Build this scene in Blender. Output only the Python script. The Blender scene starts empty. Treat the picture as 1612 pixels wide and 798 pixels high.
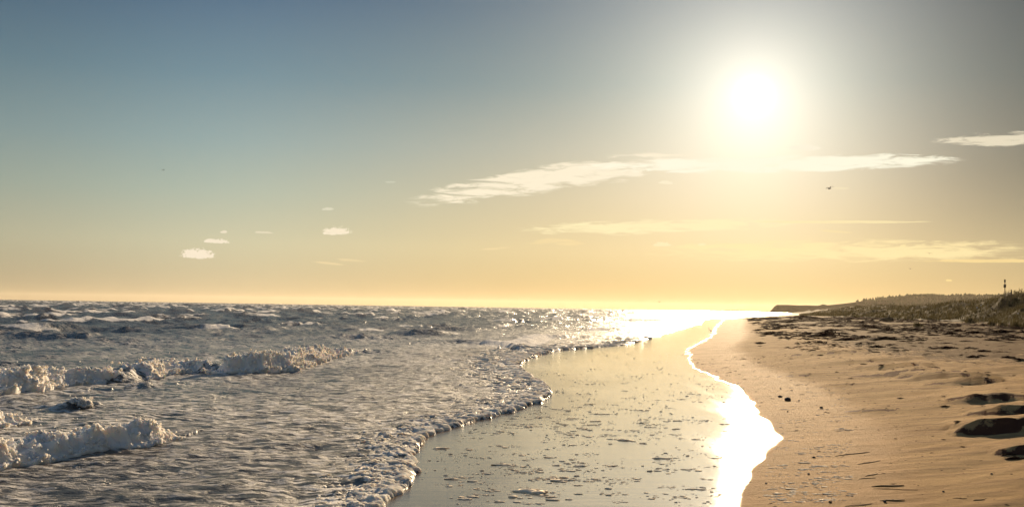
import bpy, math, random
import numpy as np
from mathutils import Vector, Matrix

# ------------------------------------------------------------------ camera, sky, sun, exposure
S = bpy.context.scene
COL = S.collection
W, H, F = 1612.0, 798.0, 1728.0
EYE = 1.7
PITCH = math.atan(84.5 / F)
ROLL = 0.0155
cam = bpy.data.cameras.new('camera')
camo = bpy.data.objects.new('camera', cam)
COL.objects.link(camo)
S.camera = camo
cam.sensor_width = 36
cam.lens = F / W * 36
cam.clip_start = 0.05
cam.clip_end = 40000
R3 = Matrix.Rotation(math.pi / 2 + PITCH, 3, 'X') @ Matrix.Rotation(ROLL, 3, 'Z')
camo.rotation_euler = R3.to_euler()
camo.location = (0, 0, EYE)

def ray(px, py):
    v = R3 @ Vector(((px - W / 2) / F, -(py - H / 2) / F, -1.0))
    return v.normalized()

SUN = ray(1187, 152)
SUN_EL = math.asin(SUN.z)
SUN_AZ = math.atan2(SUN.x, SUN.y)
S.view_settings.view_transform = 'Standard'
S.view_settings.look = 'None'
S.view_settings.gamma = 1
S.view_settings.use_curve_mapping = False
EXPO = 0.8
S.view_settings.exposure = EXPO
K = 2 ** -EXPO

sl = bpy.data.lights.new('sun', 'SUN')
so = bpy.data.objects.new('sun', sl)
COL.objects.link(so)
sl.energy = 5.0
sl.angle = math.radians(0.55)
sl.color = (1.0, 0.76, 0.48)
so.rotation_euler = SUN.to_track_quat('Z', 'Y').to_euler()
so.location = (30, 100, 60)

def lin(c):
    return [((v / 255) / 12.92 if v / 255 <= .04045 else ((v / 255 + .055) / 1.055) ** 2.4) for v in c]

world = bpy.data.worlds.new('World')
S.world = world
world.use_nodes = True
NT = world.node_tree

class NB:
    """tiny node builder"""
    def __init__(s, nt):
        s.nt = nt
    def n(s, t, **kw):
        o = s.nt.nodes.new(t)
        for k, v in kw.items():
            setattr(o, k, v)
        return o
    def put(s, sock, v):
        if hasattr(v, 'is_linked') or isinstance(v, bpy.types.NodeSocket):
            s.nt.links.new(v, sock)
        elif v is not None:
            try:
                sock.default_value = v
            except Exception:
                sock.default_value = tuple(v)[:3] + (1.0,)
    def m(s, op, a, b=None, c=None, clamp=False):
        o = s.n('ShaderNodeMath', operation=op, use_clamp=clamp)
        for i, v in enumerate((a, b, c)):
            if v is not None:
                s.put(o.inputs[i], v)
        return o.outputs[0]
    def vm(s, op, a, b=None, scale=None):
        o = s.n('ShaderNodeVectorMath', operation=op)
        s.put(o.inputs[0], a)
        if b is not None:
            s.put(o.inputs[1], b)
        if scale is not None:
            s.put(o.inputs['Scale'], scale)
        return o.outputs['Value'] if op in ('DOT_PRODUCT', 'LENGTH') else o.outputs[0]
    def mix(s, f, a, b, kind='MIX'):
        o = s.n('ShaderNodeMixRGB', blend_type=kind)
        s.put(o.inputs[0], f); s.put(o.inputs[1], a); s.put(o.inputs[2], b)
        return o.outputs[0]
    def ss(s, x, a, b, lo=0.0, hi=1.0):
        o = s.n('ShaderNodeMapRange', interpolation_type='SMOOTHSTEP')
        s.put(o.inputs[0], x)
        for i, v in zip((1, 2, 3, 4), (a, b, lo, hi)):
            s.put(o.inputs[i], v)
        return o.outputs[0]
    def noise(s, vec, scale=1.0, detail=4.0, rough=0.55, dist=0.0, dims='3D'):
        o = s.n('ShaderNodeTexNoise', noise_dimensions=dims)
        if vec is not None:
            s.put(o.inputs['Vector'], vec)
        s.put(o.inputs['Scale'], scale); s.put(o.inputs['Detail'], detail)
        s.put(o.inputs['Roughness'], rough); s.put(o.inputs['Distortion'], dist)
        return o.outputs['Fac']
    def mapping(s, vec, scale=(1, 1, 1), rot=(0, 0, 0), loc=(0, 0, 0)):
        o = s.n('ShaderNodeMapping')
        s.put(o.inputs[0], vec)
        o.inputs['Location'].default_value = loc
        o.inputs['Rotation'].default_value = rot
        o.inputs['Scale'].default_value = scale
        return o.outputs[0]
    def ramp(s, f, stops, interp='LINEAR'):
        o = s.n('ShaderNodeValToRGB')
        o.color_ramp.interpolation = interp
        e = o.color_ramp.elements
        while len(e) > 1:
            e.remove(e[-1])
        e[0].position = stops[0][0]; e[0].color = tuple(stops[0][1]) + (1,)
        for p, c in stops[1:]:
            q = e.new(p); q.color = tuple(c) + (1,)
        s.put(o.inputs[0], f)
        return o.outputs[0]
    def attr(s, name):
        o = s.n('ShaderNodeAttribute', attribute_name=name)
        return o.outputs['Fac']

b = NB(NT)
bg = NT.nodes['Background']
tc = b.n('ShaderNodeTexCoord').outputs['Generated']
dirv = b.vm('NORMALIZE', tc)
sep = b.n('ShaderNodeSeparateXYZ'); b.put(sep.inputs[0], dirv)
el = b.m('MULTIPLY', b.m('ARCSINE', sep.outputs['Z']), 57.29578)            # elevation, degrees
az = b.m('MULTIPLY', b.m('ARCTAN2', sep.outputs['X'], sep.outputs['Y']), 57.29578)
ths = b.m('MULTIPLY', b.m('ARCCOSINE', b.m('MINIMUM', b.vm('DOT_PRODUCT', dirv, tuple(SUN)), 0.9999999)), 57.29578)
sky = b.n('ShaderNodeTexSky', sky_type='NISHITA', sun_disc=False)
sky.sun_elevation = SUN_EL
sky.sun_rotation = SUN_AZ
sky.dust_density = 0.3
sky.altitude = 0
def stops(rows):
    return [(e / 90.0, lin(c)) for e, c in rows]
elp = b.m('DIVIDE', b.m('MAXIMUM', el, 0.0), 90.0)
far_side = b.ramp(elp, stops([(0.0, (172, 152, 118)), (0.8, (198, 182, 146)), (3.0, (203, 199, 168)), (5.7, (174, 187, 172)),
                              (8.2, (147, 170, 170)), (11.5, (113, 143, 156)), (15.5, (80, 110, 137)), (30, (92, 118, 146)), (90, (86, 110, 138))]))
sun_side = b.ramp(elp, stops([(0.0, (168, 134, 66)), (0.8, (192, 160, 92)), (3.0, (216, 190, 134)), (5.7, (200, 182, 144)),
                              (8.2, (174, 169, 148)), (11.5, (118, 136, 135)), (15.5, (82, 107, 122)), (30, (88, 112, 135)), (90, (84, 108, 138))]))
daz = b.m('ABSOLUTE', b.m('SUBTRACT', az, math.degrees(SUN_AZ) + 1.0))
daz = b.m('MINIMUM', daz, b.m('SUBTRACT', 360.0, daz))
near = b.ss(daz, 3.0, 33.0, 1.0, 0.0)
base = b.mix(near, far_side, sun_side)
nish = b.vm('SCALE', sky.outputs[0], scale=0.05)
base = b.mix(0.06, base, nish)
# vignette painted into the sky: tone deepens towards both sides of the view
lowf = b.ss(el, 0.0, 8.0)
rf = b.m('MULTIPLY', b.ss(az, 12.0, 27.0), b.m('ADD', .22, b.m('MULTIPLY', lowf, .42)))
lf = b.m('MULTIPLY', b.ss(az, -12.0, -27.0), .24)
base = b.vm('SCALE', base, scale=b.m('SUBTRACT', 1.0, b.m('ADD', rf, lf)))
def aur(a, sc, col, p=1.0):
    x = b.m('DIVIDE', ths, sc)
    if p != 1.0:
        x = b.m('POWER', x, p)
    return b.vm('SCALE', tuple(col), scale=b.m('MULTIPLY', a, b.m('EXPONENT', b.m('MULTIPLY', x, -1.0))))
base = b.vm('ADD', base, aur(0.86, 3.7, (1.0, 0.89, 0.72)))
base = b.vm('ADD', base, aur(0.40, 6.8, (1.0, 0.90, 0.72)))
base = b.vm('ADD', base, aur(4.0, 0.5, (1.0, 0.93, 0.80), 2.0))
# clouds: thin wisps and small puffs at their own azimuth / elevation
comb = b.n('ShaderNodeCombineXYZ'); b.put(comb.inputs[0], az); b.put(comb.inputs[1], el)
ang = comb.outputs[0]
def ae(px, py):
    d = ray(px, py)
    return math.degrees(math.atan2(d.x, d.y)), math.degrees(math.asin(d.z))
WISP = b.noise(b.mapping(ang, (.55, 4.0, 1), rot=(0, 0, -0.10)), 1.0, 7, 0.62, 0.5)
WISP2 = b.noise(b.mapping(ang, (.30, .9, 1), rot=(0, 0, 0.2), loc=(3, 5, 0)), 1.0, 3, 0.5)
PUFF = b.noise(b.mapping(ang, (5.0, 8.0, 1), loc=(1, 9, 0)), 1.0, 6, 0.62, 0.2)
def cloud(px0, py0, px1, py1, thick, amt, col, streak=4.0, nscale=1.4, edge=(0.42, 0.62), flat=False, seed=0, bend=0.0):
    """wisp between two picture points, thick = half thickness in degrees"""
    global base
    a0, e0 = ae(px0, py0); a1, e1 = ae(px1, py1)
    L = math.hypot(a1 - a0, e1 - e0) / 2
    th = math.atan2(e1 - e0, a1 - a0)
    p = b.vm('SUBTRACT', ang, ((a0 + a1) / 2, (e0 + e1) / 2, 0))
    r = b.n('ShaderNodeVectorRotate', rotation_type='Z_AXIS'); b.put(r.inputs['Vector'], p); r.inputs['Angle'].default_value = -th
    s = b.n('ShaderNodeSeparateXYZ'); b.put(s.inputs[0], r.outputs[0])
    u = b.m('DIVIDE', s.outputs[0], L)
    v = s.outputs[1]
    if bend:
        v = b.m('ADD', v, b.m('MULTIPLY', b.m('MULTIPLY', u, u), bend))
    wv, wl = (PUFF, WISP2) if flat else (WISP, WISP2)
    vv = b.m('DIVIDE', b.m('ABSOLUTE', v), thick)
    if flat:    # flat base: below the axis it ends quickly
        neg = b.m('DIVIDE', b.m('MAXIMUM', b.m('MULTIPLY', v, -1.0), 0.0), thick * 0.35)
        pos = b.m('DIVIDE', b.m('MAXIMUM', v, 0.0), thick)
        vv = b.m('ADD', neg, pos)
    rad = b.m('ADD', b.m('POWER', b.m('ABSOLUTE', u), 2.4), b.m('POWER', vv, 2.0))
    d = b.m('SUBTRACT', 1.0, rad)
    kn = 1.1 if flat else 1.05
    f = b.m('ADD', b.m('MULTIPLY', d, 0.42 if flat else 0.30), b.m('ADD', b.m('ADD', b.m('MULTIPLY', wv, kn), .31 - kn / 2), b.m('MULTIPLY', wl, 0.0 if flat else 0.30)))
    if flat: f = b.m('ADD', f, .10)
    m = b.ss(f, edge[0] + .16, edge[1] + .16)
    m = b.m('MULTIPLY', m, b.ss(d, -0.25, 0.35))
    m = b.m('MULTIPLY', m, amt)
    base = b.mix(m, base, lin(col) + [1])
cloud(640, 312, 1130, 240, 0.78, 0.95, (253, 240, 212), edge=(0.33, 0.57), seed=1, bend=0.25)
cloud(900, 262, 1545, 248, 0.46, 0.95, (255, 250, 226), edge=(0.32, 0.54), seed=2)
cloud(1240, 232, 1295, 233, 0.16, 0.8, (252, 243, 220), streak=2, nscale=1.2, edge=(0.30, 0.5), seed=3)
cloud(1465, 226, 1660, 213, 0.40, 0.85, (240, 228, 200), edge=(0.37, 0.55), seed=4)
cloud(800, 362, 1260, 350, 0.42, 0.80, (255, 241, 190), edge=(0.33, 0.58), seed=5)
cloud(1180, 349, 1465, 349, 0.075, 0.7, (252, 234, 178), streak=3, nscale=0.8, edge=(0.28, 0.50), seed=6)
cloud(1285, 362, 1345, 367, 0.06, 0.5, (248, 226, 168), streak=3, nscale=1.2, edge=(0.28, 0.50), seed=61)
cloud(1000, 395, 1700, 392, 0.60, 0.80, (255, 233, 174), edge=(0.33, 0.60), seed=7)
cloud(1440, 411, 1680, 410, 0.09, 0.7, (250, 220, 150), streak=3, nscale=0.7, edge=(0.28, 0.50), seed=8)
cloud(825, 382, 935, 380, 0.22, 0.5, (248, 222, 164), streak=4, nscale=1.5, edge=(0.36, 0.60), seed=9)
cloud(745, 393, 812, 389, 0.07, 0.5, (246, 220, 168), streak=3, nscale=1.5, edge=(0.30, 0.55), seed=10)
cloud(485, 411, 545, 417, 0.06, 0.5, (243, 217, 168), streak=3, nscale=1.4, edge=(0.28, 0.5), seed=11)
cloud(528, 408, 585, 413, 0.09, 0.4, (243, 217, 168), streak=3, nscale=1.4, edge=(0.28, 0.5), seed=12)
cloud(280, 402, 342, 404, 0.46, 0.95, (246, 232, 208), streak=1.3, nscale=2.2, edge=(0.34, 0.52), flat=True, seed=13)
cloud(503, 367, 556, 366, 0.36, 0.95, (247, 233, 206), streak=1.3, nscale=2.4, edge=(0.34, 0.52), flat=True, seed=14)
cloud(316, 380, 365, 382, 0.20, 0.9, (246, 232, 208), streak=1.4, nscale=2.6, edge=(0.36, 0.48), flat=True, seed=15)
cloud(346, 366, 359, 366, 0.13, 0.7, (244, 230, 206), streak=1.2, nscale=3, edge=(0.34, 0.48), flat=True, seed=16)
cloud(398, 366, 432, 367, 0.09, 0.6, (242, 228, 200), streak=1.4, nscale=3, edge=(0.34, 0.50), flat=True, seed=17)
cloud(505, 330, 526, 330, 0.13, 0.6, (232, 226, 202), streak=1.4, nscale=3, edge=(0.34, 0.50), flat=True, seed=18)
cloud(1036, 288, 1060, 289, 0.17, 0.8, (252, 240, 208), streak=1.3, nscale=3, edge=(0.32, 0.46), flat=True, seed=19)
cloud(1027, 386, 1058, 386, 0.19, 0.7, (253, 238, 190), streak=1.3, nscale=3, edge=(0.32, 0.46), flat=True, seed=20)
cloud(1098, 386, 1112, 386, 0.12, 0.6, (253, 238, 190), streak=1.3, nscale=3, edge=(0.32, 0.46), flat=True, seed=21)
cloud(1488, 442, 1499, 442, 0.09, 0.6, (252, 224, 150), streak=1.3, nscale=3, edge=(0.30, 0.46), flat=True, seed=22)
cloud(1310, 296, 1340, 297, 0.07, 0.5, (246, 232, 190), streak=2, nscale=2, edge=(0.3, 0.5), seed=23)
cloud(1416, 388, 1428, 388, 0.12, 0.6, (252, 232, 170), streak=1.3, nscale=3, edge=(0.30, 0.46), flat=True, seed=24)
cloud(605, 287, 625, 287, 0.07, 0.35, (222, 222, 200), streak=2, nscale=3, edge=(0.3, 0.5), seed=25)
NT.links.new(b.vm('SCALE', base, scale=K), bg.inputs['Color'])
bg.inputs['Strength'].default_value = 1.0

# ------------------------------------------------------------------ helpers
rng = np.random.default_rng(7)
random.seed(7)

def tag(o, label=None, cat=None, group=None, kind=None):
    if label: o['label'] = label
    if cat: o['category'] = cat
    if group: o['group'] = group
    if kind: o['kind'] = kind
    return o

def mesh_np(name, V, Fc, mat=None, attrs=None, smooth=True, parent=None, slots=None, mi=None):
    """V (n,3); Fc (m,3) or (m,4) int"""
    me = bpy.data.meshes.new(name)
    V = np.ascontiguousarray(V, dtype=np.float32); Fc = np.ascontiguousarray(Fc, dtype=np.int32)
    me.vertices.add(len(V)); me.vertices.foreach_set('co', V.ravel())
    k = Fc.shape[1]
    me.loops.add(Fc.size); me.loops.foreach_set('vertex_index', Fc.ravel())
    me.polygons.add(len(Fc))
    me.polygons.foreach_set('loop_start', np.arange(0, Fc.size, k, dtype=np.int32))
    try:
        me.polygons.foreach_set('loop_total', np.full(len(Fc), k, dtype=np.int32))
    except Exception:
        pass
    me.polygons.foreach_set('use_smooth', np.full(len(Fc), smooth, dtype=bool))
    if attrs:
        for a, d in attrs.items():
            at = me.attributes.new(a, 'FLOAT', 'POINT')
            at.data.foreach_set('value', np.ascontiguousarray(d, dtype=np.float32))
    me.update(calc_edges=True)
    me.validate()
    if mat: me.materials.append(mat)
    for s in (slots or []): me.materials.append(s)
    if mi is not None: me.polygons.foreach_set('material_index', np.ascontiguousarray(mi, dtype=np.int32))
    o = bpy.data.objects.new(name, me)
    COL.objects.link(o)
    if parent: o.parent = parent
    return o

_perm = np.random.default_rng(3).permutation(512).astype(np.int64)
_perm = np.concatenate([_perm, _perm])
_ang = np.random.default_rng(4).uniform(0, 2 * np.pi, 512)
_gx, _gy = np.cos(_ang), np.sin(_ang)
def perlin(x, y, seed=0):
    x = x + seed * 17.13; y = y + seed * 9.71
    xi = np.floor(x).astype(np.int64); yi = np.floor(y).astype(np.int64)
    xf = x - xi; yf = y - yi
    u = xf * xf * xf * (xf * (xf * 6 - 15) + 10); v = yf * yf * yf * (yf * (yf * 6 - 15) + 10)
    def g(ix, iy, dx, dy):
        h = _perm[(_perm[ix & 511] + iy) & 511]
        return _gx[h] * dx + _gy[h] * dy
    a = g(xi, yi, xf, yf); c = g(xi + 1, yi, xf - 1, yf)
    d = g(xi, yi + 1, xf, yf - 1); e = g(xi + 1, yi + 1, xf - 1, yf - 1)
    return (a + (c - a) * u + (d - a) * v + (a - c - d + e) * u * v) * 1.5
def fbm(x, y, oct=4, seed=0, gain=0.5):
    s = 0; a = 1; t = 0
    for i in range(oct):
        s = s + a * perlin(x * 2 ** i, y * 2 ** i, seed + i * 3); t += a; a *= gain
    return s / t
def sst(x, a, c):
    t = np.clip((x - a) / (c - a), 0, 1)
    return t * t * (3 - 2 * t)

def at0(px, py, z=0.0):
    """where the sight line through a picture point meets the level z"""
    d = ray(px, py)
    t = (z - EYE) / d.z
    return d.x * t, d.y * t

# ------------------------------------------------------------------ shore lines (x as a function of y)
SW = [at0(*p) for p in [(600, 798), (640, 770), (660, 745), (652, 718), (665, 695), (690, 680), (740, 665), (800, 650), (845, 635),
                        (868, 622), (862, 608), (830, 590), (815, 575), (830, 565), (870, 552), (985, 543), (1020, 533), (1062, 520), (1100, 510)]]
SW = [(-9, -30), (-2.6, 0), (-1.6, 7.5)] + SW + [(36, 205), (60, 300), (112, 470), (250, 1000), (330, 1290), (500, 2400), (900, 7500)]
WT = [at0(*p, 0.02) for p in [(1175, 798), (1195, 740), (1238, 690), (1200, 640), (1172, 610), (1130, 590), (1102, 578), (1092, 550), (1128, 530), (1130, 517)]]
WT = [(-1, -30), (1.2, 0), (1.9, 7)] + WT + [(39, 200), (65, 300), (117, 470), (256, 1000), (345, 1290), (520, 2400), (920, 7500)]
SWx, SWy = np.array(SW).T
WTx, WTy = np.array(WT).T
def edge(y):
    return np.interp(y, SWy, SWx)
def edge_n(y):
    s = np.clip(np.abs(y) / 15, .6, 8)
    return edge(y) + s * (.10 * perlin(y * 2.2, y * 0, 31) + .05 * perlin(y * 6.1, y * 0, 32) + .02 * perlin(y * 17., y * 0, 33))
def wet_x(y):
    return np.interp(y, WTy, WTx) + .10 * perlin(y * .9, y * 0, 34) * np.clip(y / 15, .5, 4) - .09 * np.clip(y / 14, .6, 3)

# wind-cut sand hummocks: (px, py, width m, length m, height m)
HUM = [(1412, 580, 1.15, 3.6, .13), (1440, 586, .7, 3.0, .10), (1468, 591, .85, 3.0, .13), (1494, 597, .9, 3.0, .13), (1522, 603, .9, 2.8, .11), (1395, 590, .9, 2.5, .05),
       (1556, 630, .75, 2.4, .12), (1596, 626, .6, 2.0, .08), (1530, 622, .7, 2.4, .05), (1600, 653, .75, 2.2, .14), (1574, 682, .62, 2.2, .20), (1636, 676, .8, 2.4, .20), (1612, 713, .30, 1.0, .09),
       (1310, 608, .5, 2.2, .035), (1260, 590, .6, 2.6, .035), (1350, 570, 1.2, 3.5, .05), (1300, 556, 1.6, 4.0, .06), (1375, 648, .5, 1.6, .03)]
def beach_base(x, y):
    xe = edge(y); xw = wet_x(y)
    t = x - xe; d = x - xw
    zwet = .03 * np.clip(t / np.maximum(xw - xe, .3), 0, 1)
    dry = np.interp(d, [0, .6, 1.5, 3, 5, 8, 12, 20, 40, 80, 300], [0, .025, .075, .19, .34, .50, .62, .78, .95, 1.1, 1.4])
    fall = sst(y, 150, 420)
    dry = dry * (1 - .45 * fall)
    z = np.where(d > 0, .03 + dry, zwet)
    z = np.where(t < 0, .045 * t, z)
    z = np.maximum(z, -2.5)
    a = sst(d, .2, 5) * (1 - sst(y, 150, 400))
    # wind drift: long low ridges that run away to the right
    c, s = math.cos(0.52), math.sin(0.52)
    u = x * c + y * s; v = -x * s + y * c
    z = z + a * (.070 * fbm(u * .16, v * .70, 3, 11) + .052 * fbm(u * .4, v * 2.2, 3, 12) + .016 * fbm(u * 1.3, v * 7, 2, 13))
    z = z + sst(d, -.4, 1) * .006 * fbm(x * 3, y * 3, 3, 14)
    z = z + sst(d, 6, 18) * (1 - sst(y, 200, 500)) * .06 * fbm(x * .5, y * .5, 3, 15)
    return z
HC = []
def hum_add(x, y):
    z = np.zeros_like(x); weed = np.zeros_like(x)
    for cx, cy, w, l, h in HC:
        dx = x - cx; dy = y - cy
        m = (np.abs(dx) < w * 2.5 + 1) & (dy > -1.5) & (dy < l * 1.6)
        if not m.any(): continue
        a = dx[m]; c = dy[m]
        a = a - .30 * c                                   # the drift tail runs away to the right
        rag = .25 * w * perlin(c * 2.3, a * 2.1, 41) + .10 * perlin(a * 5, c * 5, 42)
        win = np.clip(1 - (np.abs(a + rag * .6) / w) ** 2, 0, 1) ** .8
        front = .22 * (a / w) ** 2 * w + .5 * rag         # curved brink
        q = c - front
        prof = sst(q, -.07, .05) * np.clip(1 - np.maximum(q, 0) / l, 0, 1) ** 1.4
        z[m] = np.maximum(z[m], h * win * prof)
        weed[m] = np.maximum(weed[m], sst(q, -.16, -.08) * (1 - sst(q, .03, .12)) * sst(win, .12, .35))  # weed colour on the steep near faces, also painting in their shade
    return z, weed
def beach_z(x, y):
    x = np.asarray(x, float); y = np.asarray(y, float)
    return beach_base(x, y) + hum_add(x, y)[0]
def hit(px, py, extra=0.0):
    """walk the sight line down to the beach"""
    d = ray(px, py)
    t = 2.0
    z = 0.0
    pts = np.geomspace(3, 1500, 4000)
    zz = beach_base(d.x * pts, d.y * pts) + (hum_add(d.x * pts, d.y * pts)[0])
    rz = EYE + d.z * pts
    i = np.argmax(rz < zz)
    return Vector((d.x * pts[i], d.y * pts[i], zz[i]))
for hpx, hpy, w, l, h in HUM:
    p = hit(hpx, hpy)
    HC.append((p.x, p.y, w, l, h)) if True else None

# ------------------------------------------------------------------ materials
def new_mat(name):
    m = bpy.data.materials.new(name); m.use_nodes = True
    bb = NB(m.node_tree)
    p = m.node_tree.nodes['Principled BSDF']
    return m, bb, p
def bump(bb, h, strength, dist, normal=None):
    o = bb.n('ShaderNodeBump')
    bb.put(o.inputs['Strength'], strength); o.inputs['Distance'].default_value = dist
    bb.put(o.inputs['Height'], h)
    if normal is not None: bb.put(o.inputs['Normal'], normal)
    return o.outputs[0]

def sand_mat():
    m, q, p = new_mat('sand')
    pos = q.n('ShaderNodeNewGeometry').outputs['Position']
    wet = q.attr('wet'); weed = q.attr('weed'); band = q.attr('band')
    n1 = q.noise(pos, .9, 5, .6); n2 = q.noise(pos, 9, 5, .65); n3 = q.noise(pos, 160, 3, .7)
    st = q.noise(q.mapping(pos, (.5, 4.5, 1), rot=(0, 0, -0.52)), 1.0, 5, .6)
    dry = q.mix(q.ss(n1, .3, .7), (.54, .34, .155, 1), (.64, .42, .20, 1))
    dry = q.mix(q.ss(st, .42, .66, 0, .75), dry, (.36, .22, .11, 1))
    dry = q.mix(q.ss(n3, .50, .72, 0, .6), dry, (.20, .13, .085, 1))
    spk = q.ss(q.noise(pos, 42, 4, .65), .62, .70)
    dry = q.mix(q.m('MULTIPLY', spk, .6), dry, (.13, .07, .04, 1))
    w2 = q.ss(q.m('ADD', wet, q.m('MULTIPLY', q.m('SUBTRACT', n2, .5), .35)), .25, .7)
    wetc = q.mix(q.ss(n1, .35, .65), (.38, .20, .062, 1), (.48, .26, .090, 1))
    c = q.mix(w2, dry, wetc)
    # wrack: dark red-brown seaweed bits; on hummock fronts they also paint in shade
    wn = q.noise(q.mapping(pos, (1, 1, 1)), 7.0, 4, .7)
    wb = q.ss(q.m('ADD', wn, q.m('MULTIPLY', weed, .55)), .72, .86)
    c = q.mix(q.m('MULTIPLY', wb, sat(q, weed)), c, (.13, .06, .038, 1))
    bn = q.noise(q.mapping(pos, (1.0, .45, 1)), 2.6, 6, .72)
    bm = q.ss(q.m('ADD', bn, q.m('MULTIPLY', band, .34)), .58, .72)
    c = q.mix(q.m('MULTIPLY', q.m('MULTIPLY', bm, .85), q.ss(band, .02, .3)), c, (.13, .075, .038, 1))
    q.put(p.inputs['Base Color'], c)
    film = q.attr('film')
    r = q.mix(w2, (.92, .92, .92, 1), (.78, .78, .78, 1))
    streak = q.noise(q.mapping(pos, (1.0, .16, 1), rot=(0, 0, .12)), 1.6, 4, .6)
    fr = q.m('ADD', .038, q.m('MULTIPLY', q.ss(streak, .35, .7), .04))
    mk = q.ss(q.m('ADD', q.attr('sky_sheen'), q.m('MULTIPLY', q.m('SUBTRACT', q.noise(q.mapping(pos, (.5, .25, 1)), 1.0, 4, .6), .5), .9)), .08, .44)
    fs = q.noise(q.mapping(pos, (.22, 1.5, 1), rot=(0, 0, .10)), 1.0, 5, .6)
    fs2 = q.noise(q.mapping(pos, (.9, 7.0, 1), rot=(0, 0, .06)), 1.0, 4, .65)
    fst = q.ss(q.m('ADD', q.m('MULTIPLY', fs, .6), q.m('MULTIPLY', fs2, .4)), .40, .62)
    sheen_tone = q.mix(fst, (.56, .40, .20, 1), (.82, .63, .34, 1))  # pale film colour paints in the bright sky reflection on the wet sand
    c = q.mix(q.m('MULTIPLY', q.ss(film, .3, .7), .85), c, q.mix(mk, q.mix(fst, (.12, .085, .05, 1), (.22, .165, .105, 1)), sheen_tone)); q.put(p.inputs['Base Color'], c)
    f2c = q.ss(film, .3, .7); q.put(p.inputs['Coat Weight'], q.m('MULTIPLY', f2c, q.m('ADD', .1, q.m('MULTIPLY', mk, .75)))); p.inputs['Coat IOR'].default_value = 1.8; q.put(p.inputs['Coat Roughness'], fr)
    f2 = q.ss(q.m('ADD', film, q.m('MULTIPLY', q.m('SUBTRACT', n2, .5), .3)), .3, .65)
    rs = q.n('ShaderNodeMix', data_type='FLOAT'); q.put(rs.inputs[0], f2); q.put(rs.inputs[2], r); q.put(rs.inputs[3], fr)
    q.put(p.inputs['Roughness'], rs.outputs[0])
    q.put(p.inputs['IOR'], q.m('ADD', 1.23, q.m('MULTIPLY', f2, .57)))
    q.put(p.inputs['Specular IOR Level'], q.m('ADD', .04, q.m('MULTIPLY', f2, .8)))
    g = q.m('SUBTRACT', 1.0, q.m('MULTIPLY', f2, .93))
    hh = q.m('ADD', q.m('MULTIPLY', n3, .5), q.m('ADD', q.m('MULTIPLY', n2, 1.0), q.m('MULTIPLY', st, 1.6)))
    nb = bump(q, hh, g, .03)
    rip = q.noise(q.mapping(pos, (5.0, 1.6, 1), rot=(0, 0, .15)), 1.5, 4, .6)
    nb = bump(q, q.m('ADD', q.m('MULTIPLY', rip, .5), fs2), q.m('MULTIPLY', f2, .25), .005, nb)
    q.put(p.inputs['Normal'], nb); q.put(p.inputs['Coat Normal'], nb)
    return m
def sat(q, v):
    return q.ss(v, .03, .25)

def water_mat():
    m, q, p = new_mat('sea_water')
    pos = q.n('ShaderNodeNewGeometry').outputs['Position']
    foam = q.attr('foam'); lace = q.attr('lace'); hi = q.attr('crest')
    # surf lace: thin bright net of foam pulled out along the crests
    wp = q.mapping(pos, (.62, 1.25, 1), rot=(0, 0, -.12))
    nA = q.noise(wp, 1.9, 6, .62, .6)
    nB = q.noise(wp, 7.5, 5, .65, .4)
    rid = q.m('SUBTRACT', 1.0, q.m('MULTIPLY', q.m('ABSOLUTE', q.m('SUBTRACT', nA, .5)), 7.0))
    lm = q.m('MULTIPLY', q.ss(rid, .30, .75), q.ss(nB, .42, .56))
    blot = q.ss(q.m('ADD', q.m('MULTIPLY', nA, .55), q.m('MULTIPLY', nB, .45)), .55, .60)
    lm = q.m('MAXIMUM', lm, q.m('MULTIPLY', blot, .95))
    lm = q.m('MULTIPLY', lm, lace)
    nF = q.noise(pos, 13, 5, .7)
    nC = q.noise(q.mapping(pos, (1, .5, 1), rot=(0, 0, -.4)), 1.1, 5, .7)
    fm = q.ss(q.m('ADD', q.m('ADD', foam, q.m('MULTIPLY', q.m('SUBTRACT', nC, .5), 1.5)), q.m('MULTIPLY', q.m('SUBTRACT', nF, .5), .7)), .42, .66)
    fm = q.m('MULTIPLY', fm, q.ss(foam, .02, .15))
    tot = q.m('MAXIMUM', fm, lm, clamp=True)
    deep = q.mix(q.ss(hi, .15, .9), (.012, .016, .018, 1), (.085, .055, .026, 1))  # brown tint paints in backlight glowing through the wave crests
    c = q.mix(q.m('MULTIPLY', q.attr('silt'), .35), deep, (.15, .11, .075, 1))
    c = q.mix(tot, c, (.82, .80, .79, 1))
    q.put(p.inputs['Base Color'], c)
    q.put(p.inputs['Roughness'], q.m('ADD', q.m('ADD', q.m('SUBTRACT', .27, q.m('MULTIPLY', q.attr('near'), .12)), q.m('MULTIPLY', q.attr('silt'), .16)), q.m('MULTIPLY', tot, .6)))
    p.inputs['IOR'].default_value = 1.333
    n1 = q.noise(q.mapping(pos, (.6, 1.1, 1), rot=(0, 0, -.2)), 5.0, 5, .6, .3)
    n3 = q.noise(q.mapping(pos, (1.0, .6, 1), rot=(0, 0, -.3)), 1.4, 5, .65)
    n2 = q.noise(pos, 26, 4, .6); q_d = .09
    near = q.attr('near')
    nb = bump(q, n1, q.m('ADD', .35, q.m('MULTIPLY', near, .4)), q_d)
    nb = bump(q, n3, q.m('SUBTRACT', .85, q.m('MULTIPLY', near, .7)), .26, nb)
    nb = bump(q, n2, q.m('MULTIPLY', near, .35), .012, nb)
    nb = bump(q, tot, q.m('MULTIPLY', near, .8), .024, nb)
    nb = bump(q, nF, q.m('MULTIPLY', fm, .9), .05, nb)
    q.put(p.inputs['Normal'], nb)
    return m

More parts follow.
